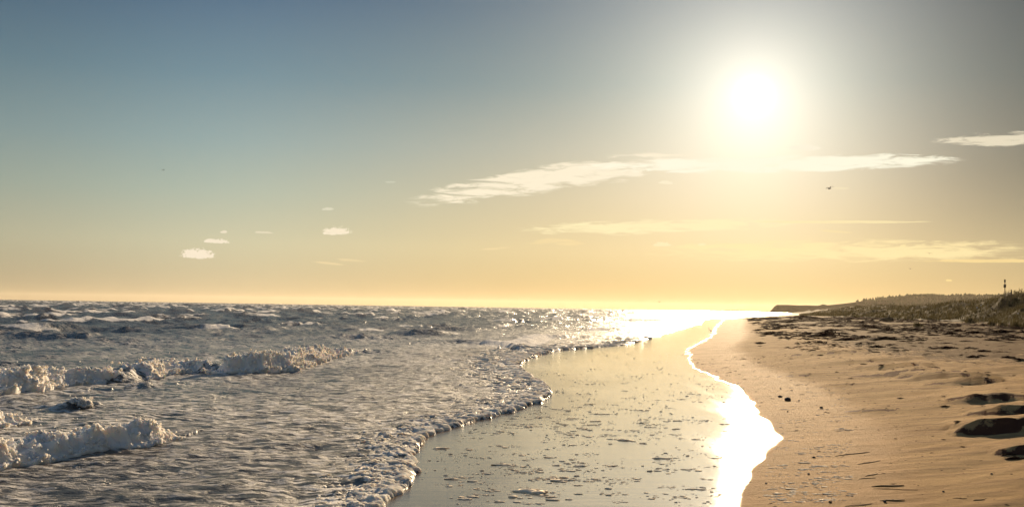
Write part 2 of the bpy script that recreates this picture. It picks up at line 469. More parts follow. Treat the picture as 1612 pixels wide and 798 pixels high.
def foam_mat(c1, c2, sw, name='sea_foam'):
    m, q, p = new_mat(name)
    pos = q.n('ShaderNodeNewGeometry').outputs['Position']
    n = q.noise(pos, 55, 4, .7)
    c = q.mix(q.ss(q.noise(pos, 3, 3), .4, .7), c1, c2)
    q.put(p.inputs['Base Color'], c)
    p.inputs['Roughness'].default_value = .95; p.inputs['Specular IOR Level'].default_value = .0
    q.put(p.inputs['Normal'], bump(q, n, .6, .012))
    p.inputs['Subsurface Weight'].default_value = sw
    p.inputs['Subsurface Radius'].default_value = (1.0, .85, .66)
    p.inputs['Subsurface Scale'].default_value = .08
    return m

def simple_mat(name, c1, c2, scale=5, rough=.8, bmp=.3, bd=.02, transl=0):
    m, q, p = new_mat(name)
    pos = q.n('ShaderNodeNewGeometry').outputs['Position']
    n = q.noise(pos, scale, 5, .65)
    q.put(p.inputs['Base Color'], q.mix(q.ss(n, .35, .65), c1 + (1,), c2 + (1,)))
    p.inputs['Roughness'].default_value = rough
    if rough > .85: p.inputs['IOR'].default_value = 1.08
    if bmp: q.put(p.inputs['Normal'], bump(q, q.noise(pos, scale * 4, 4, .65), bmp, bd))
    if transl:
        tr = q.n('ShaderNodeBsdfTranslucent'); q.put(tr.inputs[0], tuple(v * 1.6 for v in c2) + (1,))
        mx = q.n('ShaderNodeMixShader'); mx.inputs[0].default_value = transl
        out = m.node_tree.nodes['Material Output']
        m.node_tree.links.new(p.outputs[0], mx.inputs[1]); m.node_tree.links.new(tr.outputs[0], mx.inputs[2])
        m.node_tree.links.new(mx.outputs[0], out.inputs[0])
    return m
M_SAND = sand_mat(); M_WATER = water_mat(); M_FOAM = foam_mat((.93, .89, .85, 1), (.86, .79, .70, 1), .75); M_RIM = foam_mat((.93, .86, .76, 1), (.76, .64, .50, 1), .7, 'swash_foam')
M_WEED = simple_mat('seaweed', (.030, .014, .009), (.085, .034, .018), 14, .95, .4, .01)
M_STALK = simple_mat('kelp_stalk', (.12, .065, .02), (.24, .13, .04), 12, .8, .3, .01)
M_DRIFT = simple_mat('driftwood', (.07, .048, .034), (.13, .09, .06), 6, .85)
M_STONE = simple_mat('stone', (.05, .05, .06), (.12, .11, .12), 20, .9)
M_GRASS = simple_mat('dune_grass', (.024, .026, .008), (.068, .055, .019), .35, .8, 0, 0, .22)
M_DUNE = simple_mat('dune_ground', (.022, .019, .009), (.05, .038, .018), .8, .95)
M_TREE = simple_mat('woodland', (.020, .026, .014), (.045, .05, .024), .08, .9, 0)
M_HEAD = simple_mat('headland_rock', (.03, .026, .018), (.06, .048, .03), .05, .95)
M_GULL = simple_mat('gull_feathers', (.10, .085, .07), (.20, .18, .16), 3, .8, 0)
M_POLE = simple_mat('weathered_wood', (.035, .026, .02), (.07, .05, .035), 9, .85)
M_WHITE = simple_mat('white_plastic', (.72, .70, .66), (.82, .80, .76), 9, .4, 0)

# ------------------------------------------------------------------ fan grids in world space
def fan(az0, az1, ncol, rows):
    a = np.radians(np.linspace(az0, az1, ncol))
    Rr, A = np.meshgrid(rows, a, indexing='ij')
    return Rr * np.sin(A), Rr * np.cos(A)
def quads(nr, nc, keep=None):
    i = np.arange(nr * nc).reshape(nr, nc)
    f = np.stack([i[:-1, :-1], i[:-1, 1:], i[1:, 1:], i[1:, :-1]], -1).reshape(-1, 4)
    if keep is not None:
        k = keep.reshape(-1)
        f = f[k[f].any(1)]
    return f
def compact(V, Fc, attrs):
    used = np.zeros(len(V), bool); used[Fc.ravel()] = True
    idx = np.cumsum(used) - 1
    return V[used], idx[Fc], {k: v[used] for k, v in attrs.items()}
def spaced(r0, r1, k2, k1):
    r = [r0]
    while r[-1] < r1:
        d = r[-1]; r.append(d + min(k2 * d * d, k1 * d))
    return np.array(r)

# ------------------------------------------------------------------ beach
rows = np.concatenate([np.linspace(.8, 6.8, 24), spaced(7, 1700, .0007, .016)])
X, Y = fan(-34, 48, 620, rows)
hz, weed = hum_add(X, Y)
Z = beach_base(X, Y) + hz
d = X - wet_x(Y); t = X - edge(Y)
wet = 1 - sst(d, .3, 2.4 + Y * .03)
film = 1 - sst(d, -.16, .14)
sky_sheen = np.clip(t / np.maximum(wet_x(Y) - edge(Y), .4), -.2, 1.2) + .25 * sst(Y, 24, 45) - .10 * (1 - sst(Y, 9, 16))  # where the film colour carries the painted sky reflection
far_band = sst(d, 4.5, 8) * (1 - sst(d, 34, 60)) * sst(Y, 22, 34) * (1 - .3 * sst(Y, 90, 180))
far_band = far_band * (1 - .85 * sst(d, 16, 24) * (1 - sst(Y, 26, 34)))
far_band = np.clip(far_band * (1.0 + .9 * fbm(X * .12, Y * .05, 3, 51)), 0, 1)
keep = (t > -6)
Fc = quads(*X.shape, keep=keep)
V, Fc, at = compact(np.stack([X, Y, Z], -1).reshape(-1, 3), Fc, {'wet': wet.ravel(), 'film': film.ravel(), 'weed': weed.ravel(), 'band': far_band.ravel(), 'sky_sheen': sky_sheen.ravel()})
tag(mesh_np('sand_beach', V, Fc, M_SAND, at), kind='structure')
# broad ground sheet below everything, out to the horizon
gx = np.array([[-9000, -60, -3], [9000, -60, -3], [9000, 9000, -3], [-9000, 9000, -3]], float)
tag(mesh_np('ground', gx * np.array([.8, .8, 1]), np.array([[0, 1, 2, 3]]), M_HEAD, smooth=False), kind='structure')

# ------------------------------------------------------------------ sea
BR = []   # breakers: polyline of (x, y, height, foam), crest rises on the seaward (left) side of the line
def breaker(pts, width=1.0, gate=1.0):
    P = []
    for px, py, h, f in pts:
        x, y = at0(px, py, 0.02); P.append((x, y, h * (.46 if y < 60 else .60), f))
    BR.append((np.array(P), width * (.55 if y < 60 else .8), gate))
breaker([(-130, 768, .34, 1), (-40, 745, .36, 1), (0, 736, .36, 1), (60, 726, .33, 1), (120, 716, .36, 1), (200, 706, .40, 1), (262, 694, .34, .9), (285, 688, .06, .4)], .62)
breaker([(-120, 690, .3, 1), (-30, 676, .34, 1), (15, 670, .28, .9), (42, 664, .06, .4)], .6)
breaker([(95, 647, .04, 0), (120, 645, .20, .15), (145, 643, .22, .35), (170, 642, .10, .0), (200, 640, .03, 0)], .9)
breaker([(-150, 636, .5, 1), (0, 621, .56, 1), (60, 615, .50, 1), (110, 606, .42, .9), (165, 603, .42, .75), (215, 602, .42, .12), (250, 590, .48, .5), (300, 585, .42, .75), (322, 586, .40, .1),
         (350, 588, .50, .8), (400, 587, .62, 1), (455, 583, .60, 1), (485, 573, .56, .7), (530, 560, .40, .55), (570, 554, .22, .2), (630, 556, .08, 0)], 1.2)
breaker([(200, 612, .10, 0), (240, 610, .22, .2), (275, 606, .12, 0)], .8)
breaker([(500, 534, .10, 0), (545, 533, .45, .1), (590, 533, .42, .5), (640, 533, .12, .2)], 1.8)
breaker([(670, 540, .1, 0), (730, 540, .32, .35), (770, 543, .38, .9), (800, 549, .40, 1), (835, 548, .36, 1), (850, 541, .42, 1), (866, 533, .40, .8), (920, 533, .2, .15), (1000, 533, .1, .1)], 1.3)
breaker([(270, 519, .10, 0), (310, 519, .60, .35), (345, 519, .62, .7), (385, 519, .35, .7), (400, 518, .1, 0)], 2.6)
breaker([(-60, 532, .4, .1), (0, 531, .6, .1), (60, 532, .5, .05), (110, 533, .35, .05), (140, 533, .75, .25), (165, 531, .55, .1), (190, 530, .1, 0)], 2.2)
breaker([(-60, 505, .6, .3), (0, 504, .9, .45), (40, 502, .8, .6), (70, 502, .5, .2), (100, 502, .1, 0)], 4)
breaker([(120, 493, .2, 0), (150, 493, .9, .6), (185, 493, .7, .8), (190, 493, .1, 0)], 5)
breaker([(230, 503, .2, 0), (260, 503, .7, .4), (330, 503, .6, .5), (345, 503, .1, 0)], 4)
breaker([(380, 499, .2, 0), (400, 499, .8, .6), (440, 499, .6, .8), (450, 499, .1, 0)], 5)
breaker([(450, 504, .2, 0), (480, 504, .6, .35), (560, 504, .45, .5), (575, 504, .1, 0)], 4)
breaker([(600, 513, .1, 0), (620, 514, .22, .6), (640, 515, .30, .9), (660, 515, .2, .6), (670, 514, .1, 0)], 2.8)
breaker([(700, 503, .2, 0), (760, 504, .5, .4), (800, 506, .55, .7), (820, 506, .1, 0)], 4)
breaker([(820, 502, .2, 0), (850, 503, .6, .7), (890, 504, .5, .9), (920, 504, .1, 0)], 4)
breaker([(760, 513, .1, 0), (790, 514, .35, .8), (810, 513, .3, .4), (845, 513, .1, 0)], 2.6)
breaker([(900, 520, .1, 0), (930, 521, .35, .8), (985, 520, .3, .8), (1010, 517, .1, 0)], 2.4)
breaker([(960, 505, .1, 0), (1000, 506, .45, .8), (1050, 505, .4, .8), (1075, 503, .1, 0)], 3.5)
breaker([(500, 495, .2, 0), (530, 495, .7, .6), (560, 495, .1, 0)], 6)
breaker([(640, 496, .2, 0), (680, 496, .7, .7), (730, 497, .1, 0)], 6)
breaker([(880, 497, .2, 0), (940, 497, .6, .8), (1010, 498, .1, 0)], 6)

N_MAIN = len(BR)
rb = random.Random(21)
for k in range(60):
    y = 55 * (420 / 55) ** rb.random()
    az_ = math.radians(rb.uniform(-29, 12 if y > 120 else 2))
    x = y * math.tan(az_)
    if float(edge(y)) - x < 7: continue
    th = math.radians(rb.uniform(25, 75)); L = rb.uniform(.03, .075) * y + 1
    h = rb.uniform(.14, .34) * (.7 + .5 * min(1, y / 150)); f = rb.choice((.05, .1, .3, .5, .8)); w_ = rb.uniform(1.0, 2.0)
    dx, dy = math.sin(th) * L / 2, math.cos(th) * L / 2
    BR.append((np.array([(x - dx, y - dy, 0, 0), (x - dx * .4, y - dy * .4, h, f), (x + dx * .3, y + dy * .3, h * .9, f * .9), (x + dx, y + dy, 0, 0)]), w_, 1))
def breaker_field(x, y):
    z = np.zeros_like(x); fo = np.zeros_like(x); cr = np.zeros_like(x)
    for P, w, g in BR:
        x0, y0 = P[:, 0].min() - 6 * w - 2, P[:, 1].min() - 4 * w - 1
        x1, y1 = P[:, 0].max() + 6 * w + 2, P[:, 1].max() + 6 * w + 2
        m = (x > x0) & (x < x1) & (y > y0) & (y < y1)
        if not m.any(): continue
        a = x[m]; c = y[m]
        best = np.full(a.shape, 1e9); sd = np.zeros_like(a); hh = np.zeros_like(a); ff = np.zeros_like(a)
        for i in range(len(P) - 1):
            p, q = P[i], P[i + 1]
            ex, ey = q[0] - p[0], q[1] - p[1]; L2 = ex * ex + ey * ey + 1e-9
            t = np.clip(((a - p[0]) * ex + (c - p[1]) * ey) / L2, 0, 1)
            dx = a - (p[0] + t * ex); dy = c - (p[1] + t * ey)
            dd = np.hypot(dx, dy)
            s = np.sign(ex * dy - ey * dx)            # + = left of travel = seaward / far
            k = dd < best
            best = np.where(k, dd, best); sd = np.where(k, dd * s, sd)
            hh = np.where(k, p[2] + t * (q[2] - p[2]), hh); ff = np.where(k, p[3] + t * (q[3] - p[3]), ff)
        sd = sd + .22 * w * perlin(a * 1.1 / w, c * 1.1 / w, 61) + .10 * w * perlin(a * 3.5 / w, c * 3.5 / w, 62)
        u = sd / w
        prof = sst(u, -.12, .50) * (1 - sst(u, .55, 2.9))
        hn = hh * (1 + .32 * perlin(a * 1.3 / w, c * .6 / w, 63) + .25 * perlin(a * 3.1 / w, c * 1.7 / w, 64))
        z[m] = np.maximum(z[m], hn * prof)
        fr = sst(u, -.35, -.08) * (1 - sst(u, .45 + .3 * ff, .75 + .9 * ff)) * ff
        fo[m] = np.maximum(fo[m], fr)
        cr[m] = np.maximum(cr[m], sst(prof, .35, .95) * np.clip(hh / .35, 0, 1) * (1 - sst(u, .9, 1.8)))
    return z, fo, cr

WV = []
for lam, amp, n in ((16, .15, 5), (9, .12, 7), (5, .075, 8), (2.6, .050, 10), (1.3, .022, 12), (.7, .012, 14)):
    for i in range(n):
        th = rng.normal(0.30, .42 if lam > 4 else .75)      # crests run almost along the shore; travel is towards it
        l = lam * rng.uniform(.72, 1.35)
        WV.append((math.cos(-th) * 2 * math.pi / l, math.sin(-th) * 2 * math.pi / l, amp / math.sqrt(n) * 1.5, rng.uniform(0, 6.28), lam))
def sea_field(x, y):
    off = edge(y) - x                                  # metres to seaward of the water's edge
    r = np.hypot(x, y)
    big = .05 + .95 * sst(off, 14, 70) ; mid = .10 + .90 * sst(off, 6, 40); small = .30 + .70 * sst(off, 4, 18)
    zb = 0; zm = 0; zs = 0
    wx = x + 1.5 * perlin(x * .07, y * .07, 71); wy = y + 1.5 * perlin(x * .07, y * .07, 72)
    for kx, ky, a, ph, lam in WV:
        w = a * np.sin(kx * wx + ky * wy + ph)
        if lam > 8: zb = zb + w
        elif lam > 2: zm = zm + w
        else: zs = zs + w * (1 - sst(r, 60 * lam, 260 * lam))
    zb = zb + .9 * zb * np.abs(zb)
    z = zb * big + zm * mid + zs * small
    z = z + .35 * np.maximum(zm * mid, 0) ** 2 * 6
    crest = np.clip((zb * big + zm * mid - .16) / .25, 0, 1)
    gate = sst(fbm(x * .14, y * .05, 3, 74), -.15, .2)
    cap = sst(zb * big + zm * mid + .10 * fbm(x * .8, y * .4, 3, 73), .22, .36) * gate
    bz, bf, bc = breaker_field(x, y)
    z = z * (1 - .6 * sst(bz, .02, .25)) + bz
    foam = np.maximum(bf, cap * .9)
    # churned top of the foam
    nl = fbm(x * 3.2, y * 3.2, 3, 75) * .5 + np.abs(fbm(x * 6.5, y * 6.5, 2, 76)) * .9
    z = z + foam * np.clip(bz, .04, .5) * .55 * nl * (1 - .85 * sst(r, 28, 55))
    # swash: thin broken sheet ending in a foamy lip
    tt = edge_n(y) - x
    sc = np.clip(r / 16, .7, 6)
    lip = sst(tt, 0, .05 * sc) * (1 - sst(tt, .25 * sc, 1.3 * sc))
    nn = fbm(x * 5.0, y * 3.0, 3, 77)
    z = z + sst(tt, -.01, .07) * .022 + lip * (.020 + .045 * np.clip(nn + .25, 0, 1))
    chop = sst(tt, 0, .5) * (1 - sst(off, 10, 20))
    z = z + chop * (.030 * fbm(x * 2.0, y * 1.6, 3, 78) + .012 * fbm(x * 6, y * 5.0, 2, 79)) * (1 - sst(r, 35, 70))
    lipf = sst(tt, -.02, .02) * (1 - sst(tt + .45 * sc * nn, .20 * sc, 1.15 * sc))
    foam = np.maximum(foam, lipf * (.62 + .5 * nn) * (1 - .6 * sst(y, 48, 70)))
    z = np.where(tt < 0, -.035 + .01 * np.maximum(tt, -1), z)
    silt = (1 - sst(off, 1.5, 9)) * (1 - sst(y, 60, 120))
    lace = 1.05 * (.55 + .45 * (1 - sst(off, 3, 22))) * (1 - .75 * sst(off, 22, 40)) * (1 - sst(r, 45, 120)) + .10
    lace = lace * (.75 + .7 * fbm(x * .25, y * .12, 2, 80))
    return z, foam, np.maximum(crest * .8, bc), silt, np.clip(lace, 0, 1), tt
rows = spaced(7.2, 6800, .00045, .0130)
rows = np.concatenate([np.linspace(1.5, 7.0, 30), rows])
X, Y = fan(-37, 19, 860, rows)
Z, foam, crest, silt, lace, tt = sea_field(X, Y)
nearf = 1 - sst(np.hypot(X, Y), 18, 70)
Fc = quads(*X.shape, keep=tt > -.4)
V, Fc, at = compact(np.stack([X, Y, Z], -1).reshape(-1, 3), Fc,
                    {'foam': foam.ravel(), 'crest': crest.ravel(), 'silt': silt.ravel(), 'lace': lace.ravel(), 'near': nearf.ravel()})
tag(mesh_np('sea', V, Fc, M_WATER, at), kind='structure')

# ------------------------------------------------------------------ loose foam built from small lumps
def ico(sub):
    import bmesh
    bm = bmesh.new(); bmesh.ops.create_icosphere(bm, subdivisions=sub, radius=1.0)
    v = np.array([q.co[:] for q in bm.verts]); f = np.array([[w.index for w in p.verts] for p in bm.faces]); bm.free()
    return v, f
IV, IF = ico(2)
def lumps(name, P, Sx, label=None, mat=None, seed=1, rough=.35, kind='stuff', cat=None):
    """P (n,3) centres, Sx (n,3) radii"""
    r = np.random.default_rng(seed)
    n = len(P); nv = len(IV)
    a = r.uniform(0, 6.28, n); c, s = np.cos(a), np.sin(a)
    k = 1 + rough * r.normal(0, .5, (n, nv, 1)).clip(-1, 1)
    v = IV[None] * k
    x = v[..., 0] * c[:, None] - v[..., 1] * s[:, None]; y = v[..., 0] * s[:, None] + v[..., 1] * c[:, None]
    V = np.stack([x, y, v[..., 2]], -1) * Sx[:, None, :] + P[:, None, :]
    Fq = (IF[None] + (np.arange(n) * nv)[:, None, None]).reshape(-1, 3)
    o = mesh_np(name, V.reshape(-1, 3), Fq, mat or M_FOAM)
    tag(o, label, cat, kind=kind)
    return o
def billow(x, y, seed):
    return np.abs(perlin(x, y, seed))
def foam_coat(bi, B, w):
    """foam lying on the front of one breaker, as a fine sheet of rounded lobes"""
    dist = np.hypot(B[:, 0].mean(), B[:, 1].mean())
    seg = np.hypot(np.diff(B[:, 0]), np.diff(B[:, 1])); cum = np.concatenate([[0], np.cumsum(seg)])
    if dist > 36 or bi >= N_MAIN: return None
    st = .0014 * dist
    ns = int(min(cum[-1] / st, 900)); nu = int(min(1.9 * w / (st * .9), 90))
    if ns < 8 or nu < 6: return None
    sv = np.linspace(0, cum[-1], ns); uv = np.linspace(-.45, 1.45, nu) * w
    bx = np.interp(sv, cum, B[:, 0]); by = np.interp(sv, cum, B[:, 1]); bf = np.interp(sv, cum, B[:, 3]); bh = np.interp(sv, cum, B[:, 2])
    tx = np.gradient(bx); ty = np.gradient(by)
    k = max(3, int(ns * .06)); ker = np.ones(k) / k
    tx = np.convolve(np.pad(tx, k, 'edge'), ker, 'same')[k:-k]; ty = np.convolve(np.pad(ty, k, 'edge'), ker, 'same')[k:-k]
    L = np.hypot(tx, ty); nx, ny = -ty / L, tx / L
    X = bx[:, None] + nx[:, None] * uv[None]; Y = by[:, None] + ny[:, None] * uv[None]
    z, fo, *_ = sea_field(X, Y)
    f = bf[:, None] * np.ones_like(X)
    g = max(1, dist / 13) ** .75
    ed = fo + .55 * fbm(X * 2.0 / g, Y * 2.0 / g, 3, 101 + bi) + .30 * fbm(X * 8 / g, Y * 8 / g, 2, 102)
    up = sst(ed, .22, .50) * sst(f, .02, .3)
    lob = .075 * g * billow(X * 3.0 / g, Y * 3.0 / g, 103 + bi) + .060 * g * billow(X * 7.0 / g, Y * 7.0 / g, 104) + .011 * g * billow(X * 21 / g, Y * 21 / g, 105) + .005 * g * perlin(X * 45 / g, Y * 45 / g, 106)
    lob = lob * np.clip(.35 + bh[:, None] * 3, 0, 1.2)
    fade = up
    out = lob * fade
    Z = z + out * .85 - .05 * g * (1 - up) + .006
    X2 = X - nx[:, None] * out * .75; Y2 = Y - ny[:, None] * out * .75
    m = (up > .01)
    if m.sum() < 20: return None
    Fq = quads(ns, nu, keep=m)
    return np.stack([X2, Y2, Z], -1).reshape(-1, 3), Fq, (X2, Y2, Z, up, out)
VV = []; FF = []; off = 0; P = []; Sz = []
for bi, (B, w, g) in enumerate(BR):
    dist = np.hypot(B[:, 0].mean(), B[:, 1].mean())
    r = foam_coat(bi, B, w)
    if r is None: continue
    V, Fq, (X2, Y2, Z2, up, out) = r
    V, Fq, _ = compact(V, Fq, {})
    VV.append(V); FF.append(Fq + off); off += len(V)
    if dist < 34:
        pr = (up * np.clip(out / (out.max() + 1e-6), 0, 1) ** 1.5).ravel(); pr /= pr.sum()
        L = np.hypot(*(B[-1, :2] - B[0, :2]))
        n = int(L * 260 * (13 / dist))
        idx = rng.choice(len(pr), n, p=pr)
        g = dist / 13
        sc = rng.gamma(2.0, .0050, n).clip(.003, .024) * g
        jump = rng.exponential(.030, n) * (rng.uniform(0, 1, n) < .08) * g
        jx = rng.normal(0, .02, n) * g
        P.append(np.stack([X2.ravel()[idx] + jx, Y2.ravel()[idx] + jx, Z2.ravel()[idx] + sc * .2 + jump], -1))
        Sz.append(np.stack([sc, sc, sc], -1) * np.where(jump > 0, .55, 1.0)[:, None])
tag(mesh_np('breaker_foam', np.concatenate(VV), np.concatenate(FF), M_FOAM), 'frothy white foam tumbling down the fronts of the breaking waves', kind='stuff')
P = np.concatenate(P); Sz = np.concatenate(Sz)
print('foam coat verts', off, 'drops', len(P))
lumps('spray', P, Sz, 'small drops and gobs of spray thrown up along the breaker tops', seed=2)
# swash rim: ribbon of knobbly foam behind the leading edge of the spent wave
yy = [6.0]
while yy[-1] < 66: yy.append(yy[-1] + .0016 * yy[-1])
yy = np.array(yy); nu = 74
uu = np.linspace(0, 1, nu) ** 1.25
Yg = np.repeat(yy[:, None], nu, 1)
scg = np.clip(Yg / 15, .6, 3.6); YL = 15 * np.log(Yg / 15) + 15; XL = Xg_ = None
Tt = -.06 * scg + uu[None] * 1.75 * scg
Xg = edge_n(Yg) - Tt
z = sea_field(Xg, Yg)[0]
g = np.clip(Yg / 15, .6, 3.0); XL = -Tt / scg * 1.0
den = sst(Tt, -.01, .03) * (1 - .35 * sst(Tt / scg, .08, .3) - .65 * sst(Tt / scg, .3, 1.6)) * (1 - .45 * sst(Yg, 34, 62))
msk = den * .72 + .62 * fbm(XL * 4.2, YL * 3.0, 4, 111) + .42 * fbm(XL * 15, YL * 11, 3, 114)
up = sst(msk, .36, .52) * sst(Tt, -.015, .02)
lob = .020 * billow(XL * 6.5, YL * 5.0, 112) + .022 * billow(XL * 17, YL * 15, 113) + .014 * billow(XL * 38, YL * 34, 115)
lob = lob * g ** .5 * .85 * (.25 + .75 * sst(Tt / scg, 0, .16))
big = .55 + .6 * sst(fbm(XL * .5, YL * .5, 2, 116), -.2, .3)
Zg = np.maximum(z, .004) + lob * up * big * .9 - .03 * g * (1 - up)
Fq = quads(*Xg.shape, keep=up > .01)
V, Fq, _ = compact(np.stack([Xg + .3 * lob * up, Yg, Zg], -1).reshape(-1, 3), Fq, {})
tag(mesh_np('swash_foam', V, Fq, M_RIM), 'knobbly rim of foam along the leading edge of the spent wave', kind='stuff')
# foam flecks left on the wet sand, in clusters and lines
P = []; Sz = []
cl = [(905, 728, 14, 1.2), (880, 752, 22, 1.5), (845, 775, 26, 1.5), (915, 757, 12, 1.2), (1130, 700, 6, .8), (790, 700, 10, .8), (790, 730, 14, 1.1), (960, 775, 14, 1.0), (740, 780, 14, 1.2)]
for k in range(260):
    t = rng.uniform(0, 1)
    px = rng.uniform(680, 1190); py = rng.uniform(600, 798)
    if rng.uniform() < .35: px = rng.normal(930 + (650 - py) * .2, 90); py = rng.normal(668, 14)
    cl.append((px, py, int(rng.integers(3, 14)), rng.uniform(.4, .9)))
for k in range(110):      # white flakes at the foot of the dry sand
    cl.append((rng.uniform(1215, 1330), rng.uniform(610, 798), int(rng.integers(4, 16)), rng.uniform(.5, .9)))
for px, py, n, s in cl:
    cx, cy = at0(px, py, .02)
    if cx < edge(cy) + .1: continue
    dx = rng.normal(0, .10 * s, n); dy = rng.normal(0, .05 * s, n) * rng.uniform(.6, 2.5)
    th = -.25 + rng.normal(0, .2)
    for i in range(n):
        x = cx + dx[i] * math.cos(th) - dy[i] * math.sin(th); y = cy + dx[i] * math.sin(th) + dy[i] * math.cos(th)
        sc = rng.gamma(1.6, .0052) * s + .003; flat_ = .22 if px < 1210 else .12
        P.append((x, y, 0)); Sz.append((sc * rng.uniform(1.2, 2.4), sc * 1.3, sc * flat_))
n = 3000
y = 7 + 50 * rng.beta(1, 2.2, n); x = edge(y) + rng.uniform(.02, 1, n) * (wet_x(y) - edge(y))
gg = fbm(x * 1.2, y * .5, 2, 91) > .0
for xx, yy in zip(x[gg], y[gg]):
    sc = rng.gamma(1.5, .0022) + .002
    P.append((xx, yy, 0)); Sz.append((sc * 1.6, sc * 1.3, sc * .4))
P = np.array(P); Sz = np.array(Sz)
P[:, 2] = beach_z(P[:, 0], P[:, 1]) + Sz[:, 2] * .4
lumps('foam_flecks', P, Sz, 'scattered flecks of dried foam left on the wet sand', seed=4, rough=.5, mat=foam_mat((.88, .79, .66, 1), (.78, .66, .52, 1), .0, 'dried_foam'))

# foam goes brighter where it is thin; the drawn-out patches by the water's edge
# ------------------------------------------------------------------ dunes, headland, woodland
DF = [(28, 40), (33, 58), (37, 76), (47, 110), (57, 161), (70, 240), (110, 420), (210, 800), (300, 1150)]      # foot of the dunes
DFx, DFy = np.array(DF, float).T
def dune_z(x, y):
    fx = np.interp(y, DFy, DFx) + 1.6 * perlin(y * .06, y * 0, 121) + .8 * perlin(y * .21, y * 0, 122)
    dd = (x - fx)
    wd = np.interp(y, [40, 160, 400, 1150], [9, 13, 22, 50])
    hm = np.interp(y, [40, 76, 110, 161, 240, 420, 800, 1150], [4.6, 4.5, 4.3, 3.4, 3.1, 4.0, 5.5, 7.0])
    lump = .62 + .55 * fbm(x * .13, y * .075, 3, 123) + .20 * fbm(x * .5, y * .4, 2, 124)
    s1 = sst(dd / wd, 0, 1.0) ** .8
    return beach_base(np.minimum(x, fx + 1), y) - .1 + s1 * hm * lump * 1.05 + .1 * np.clip(dd, -1, 1)
rows = spaced(30, 1250, .002, .012)
X, Y = fan(6, 44, 420, rows)
Z = dune_z(X, Y)
fx = np.interp(Y, DFy, DFx)
keep = (X > fx - 3) & (X < fx + np.interp(Y, [40, 160, 400, 1150], [30, 45, 90, 200]))
Fq = quads(*X.shape, keep=keep)
V, Fq, _ = compact(np.stack([X, Y, Z], -1).reshape(-1, 3), Fq, {})
tag(mesh_np('dune', V, Fq, M_DUNE), kind='structure')

def blades(P, Hh, Wd, lean, nb, seed):
    """clumps of curved blades: 3 segments each -> one mesh"""
    r = np.random.default_rng(seed); n = len(P) * nb
    Pb = np.repeat(P, nb, 0) + np.concatenate([r.normal(0, .25, (n, 2)) * np.repeat(Wd, nb)[:, None] * 6, np.zeros((n, 1))], 1)
    h = np.repeat(Hh, nb) * r.uniform(.5, 1.15, n); w = np.repeat(Wd, nb) * r.uniform(.6, 1.2, n)
    a = r.uniform(0, 6.28, n); dx = np.cos(a) * .35 + lean; dy = np.sin(a) * .35
    ca, sa = np.cos(a + 1.2), np.sin(a + 1.2)
    rows_ = []
    for t, ww in ((0, 1), (.55, .75), (1.0, .08)):
        cx = Pb[:, 0] + dx * h * t * t; cy = Pb[:, 1] + dy * h * t * t; cz = Pb[:, 2] + h * t * (1 - .22 * t)
        for sgn in (-1, 1):
            rows_.append(np.stack([cx + sgn * ca * w * ww * .5, cy + sgn * sa * w * ww * .5, cz], -1))
    V = np.stack(rows_, 1).reshape(-1, 3)
    k = np.arange(n)[:, None] * 6
    Fq = np.concatenate([k + [0, 1, 3, 2], k + [2, 3, 5, 4]], 0)
    return V, Fq
n = 21000
y = 42 * (620 / 42) ** (rng.uniform(0, 1, n) ** 1.25)
wd = np.interp(y, [40, 160, 400, 1150], [11, 17, 30, 60])
x = np.interp(y, DFy, DFx) + wd * np.where(rng.uniform(0, 1, n) < .6, rng.beta(1.1, 1.3, n), rng.uniform(0, 1.5, n)) + .4
dens = fbm(x * .16, y * .10, 3, 131) > -.30
x, y = x[dens], y[dens]
z = dune_z(x, y)
hh = rng.uniform(.45, .95, len(x)) * (1 + .35 * fbm(x * .2, y * .2, 2, 132)) * (1 - .2 * sst(y, 150, 500))
wdt = np.clip(y * .00055, .035, .25)
V, Fq = blades(np.stack([x, y, z - .05], -1), hh, wdt, .18, 4, 5)
tag(mesh_np('dune_grass', V, Fq, M_GRASS, smooth=False), 'rough marram grass leaning all over the dunes', kind='stuff')

# headland: a flat-topped cliff out to sea, rising to a wooded hill on the right
sx = np.linspace(300, 1150, 300)
def hill_top(x):
    """crest height above the sea for ground x at y = 1300 (px = 806 + x/1300*1728)"""
    px = 806 + x / 1300 * 1728
    return np.interp(px, [1208, 1213, 1216, 1222, 1240, 1262, 1270, 1290, 1296, 1299, 1304, 1330, 1360, 1400, 1440, 1500, 1560, 1700, 2400],
                     [.4, 1.0, 4.0, 9.6, 9.6, 9.2, 9.6, 9.3, 11.2, 10.8, 10.0, 12.5, 15.5, 19, 21.5, 22.5, 23, 25, 30])
dyv = np.concatenate([np.linspace(-60, 0, 22), np.linspace(15, 400, 26)])
Xh, Dy = np.meshgrid(sx, dyv, indexing='ij')
top = hill_top(Xh)
rise = sst(Dy, -60 + 46 * (1 - sst(Xh, 360, 470)), 2)
Zh = -1.5 + (top + 1.5) * rise ** .9 * (1 + .04 * fbm(Xh * .03, Dy * .03, 3, 141)) * (1 - .55 * sst(Dy, 60, 400) * (1 - sst(Xh, 420, 700)))
Zh += .8 * fbm(Xh * .08, Dy * .08, 3, 142) * sst(rise, .05, .4) * (1 - sst(rise, .9, 1))
Yh = 1300 + Dy; Xg0 = Xh.copy(); Xh = Xh * (1 + Dy / 1300)
Fq = quads(*Xh.shape)
tag(mesh_np('headland', np.stack([Xh, Yh, Zh], -1).reshape(-1, 3), Fq[:, ::-1], M_HEAD), kind='structure')
def hz_at(x, dy):
    top = hill_top(x); rise = sst(dy, -60 + 46 * (1 - sst(x, 360, 470)), 2)
    return -1.5 + (top + 1.5) * rise ** .9
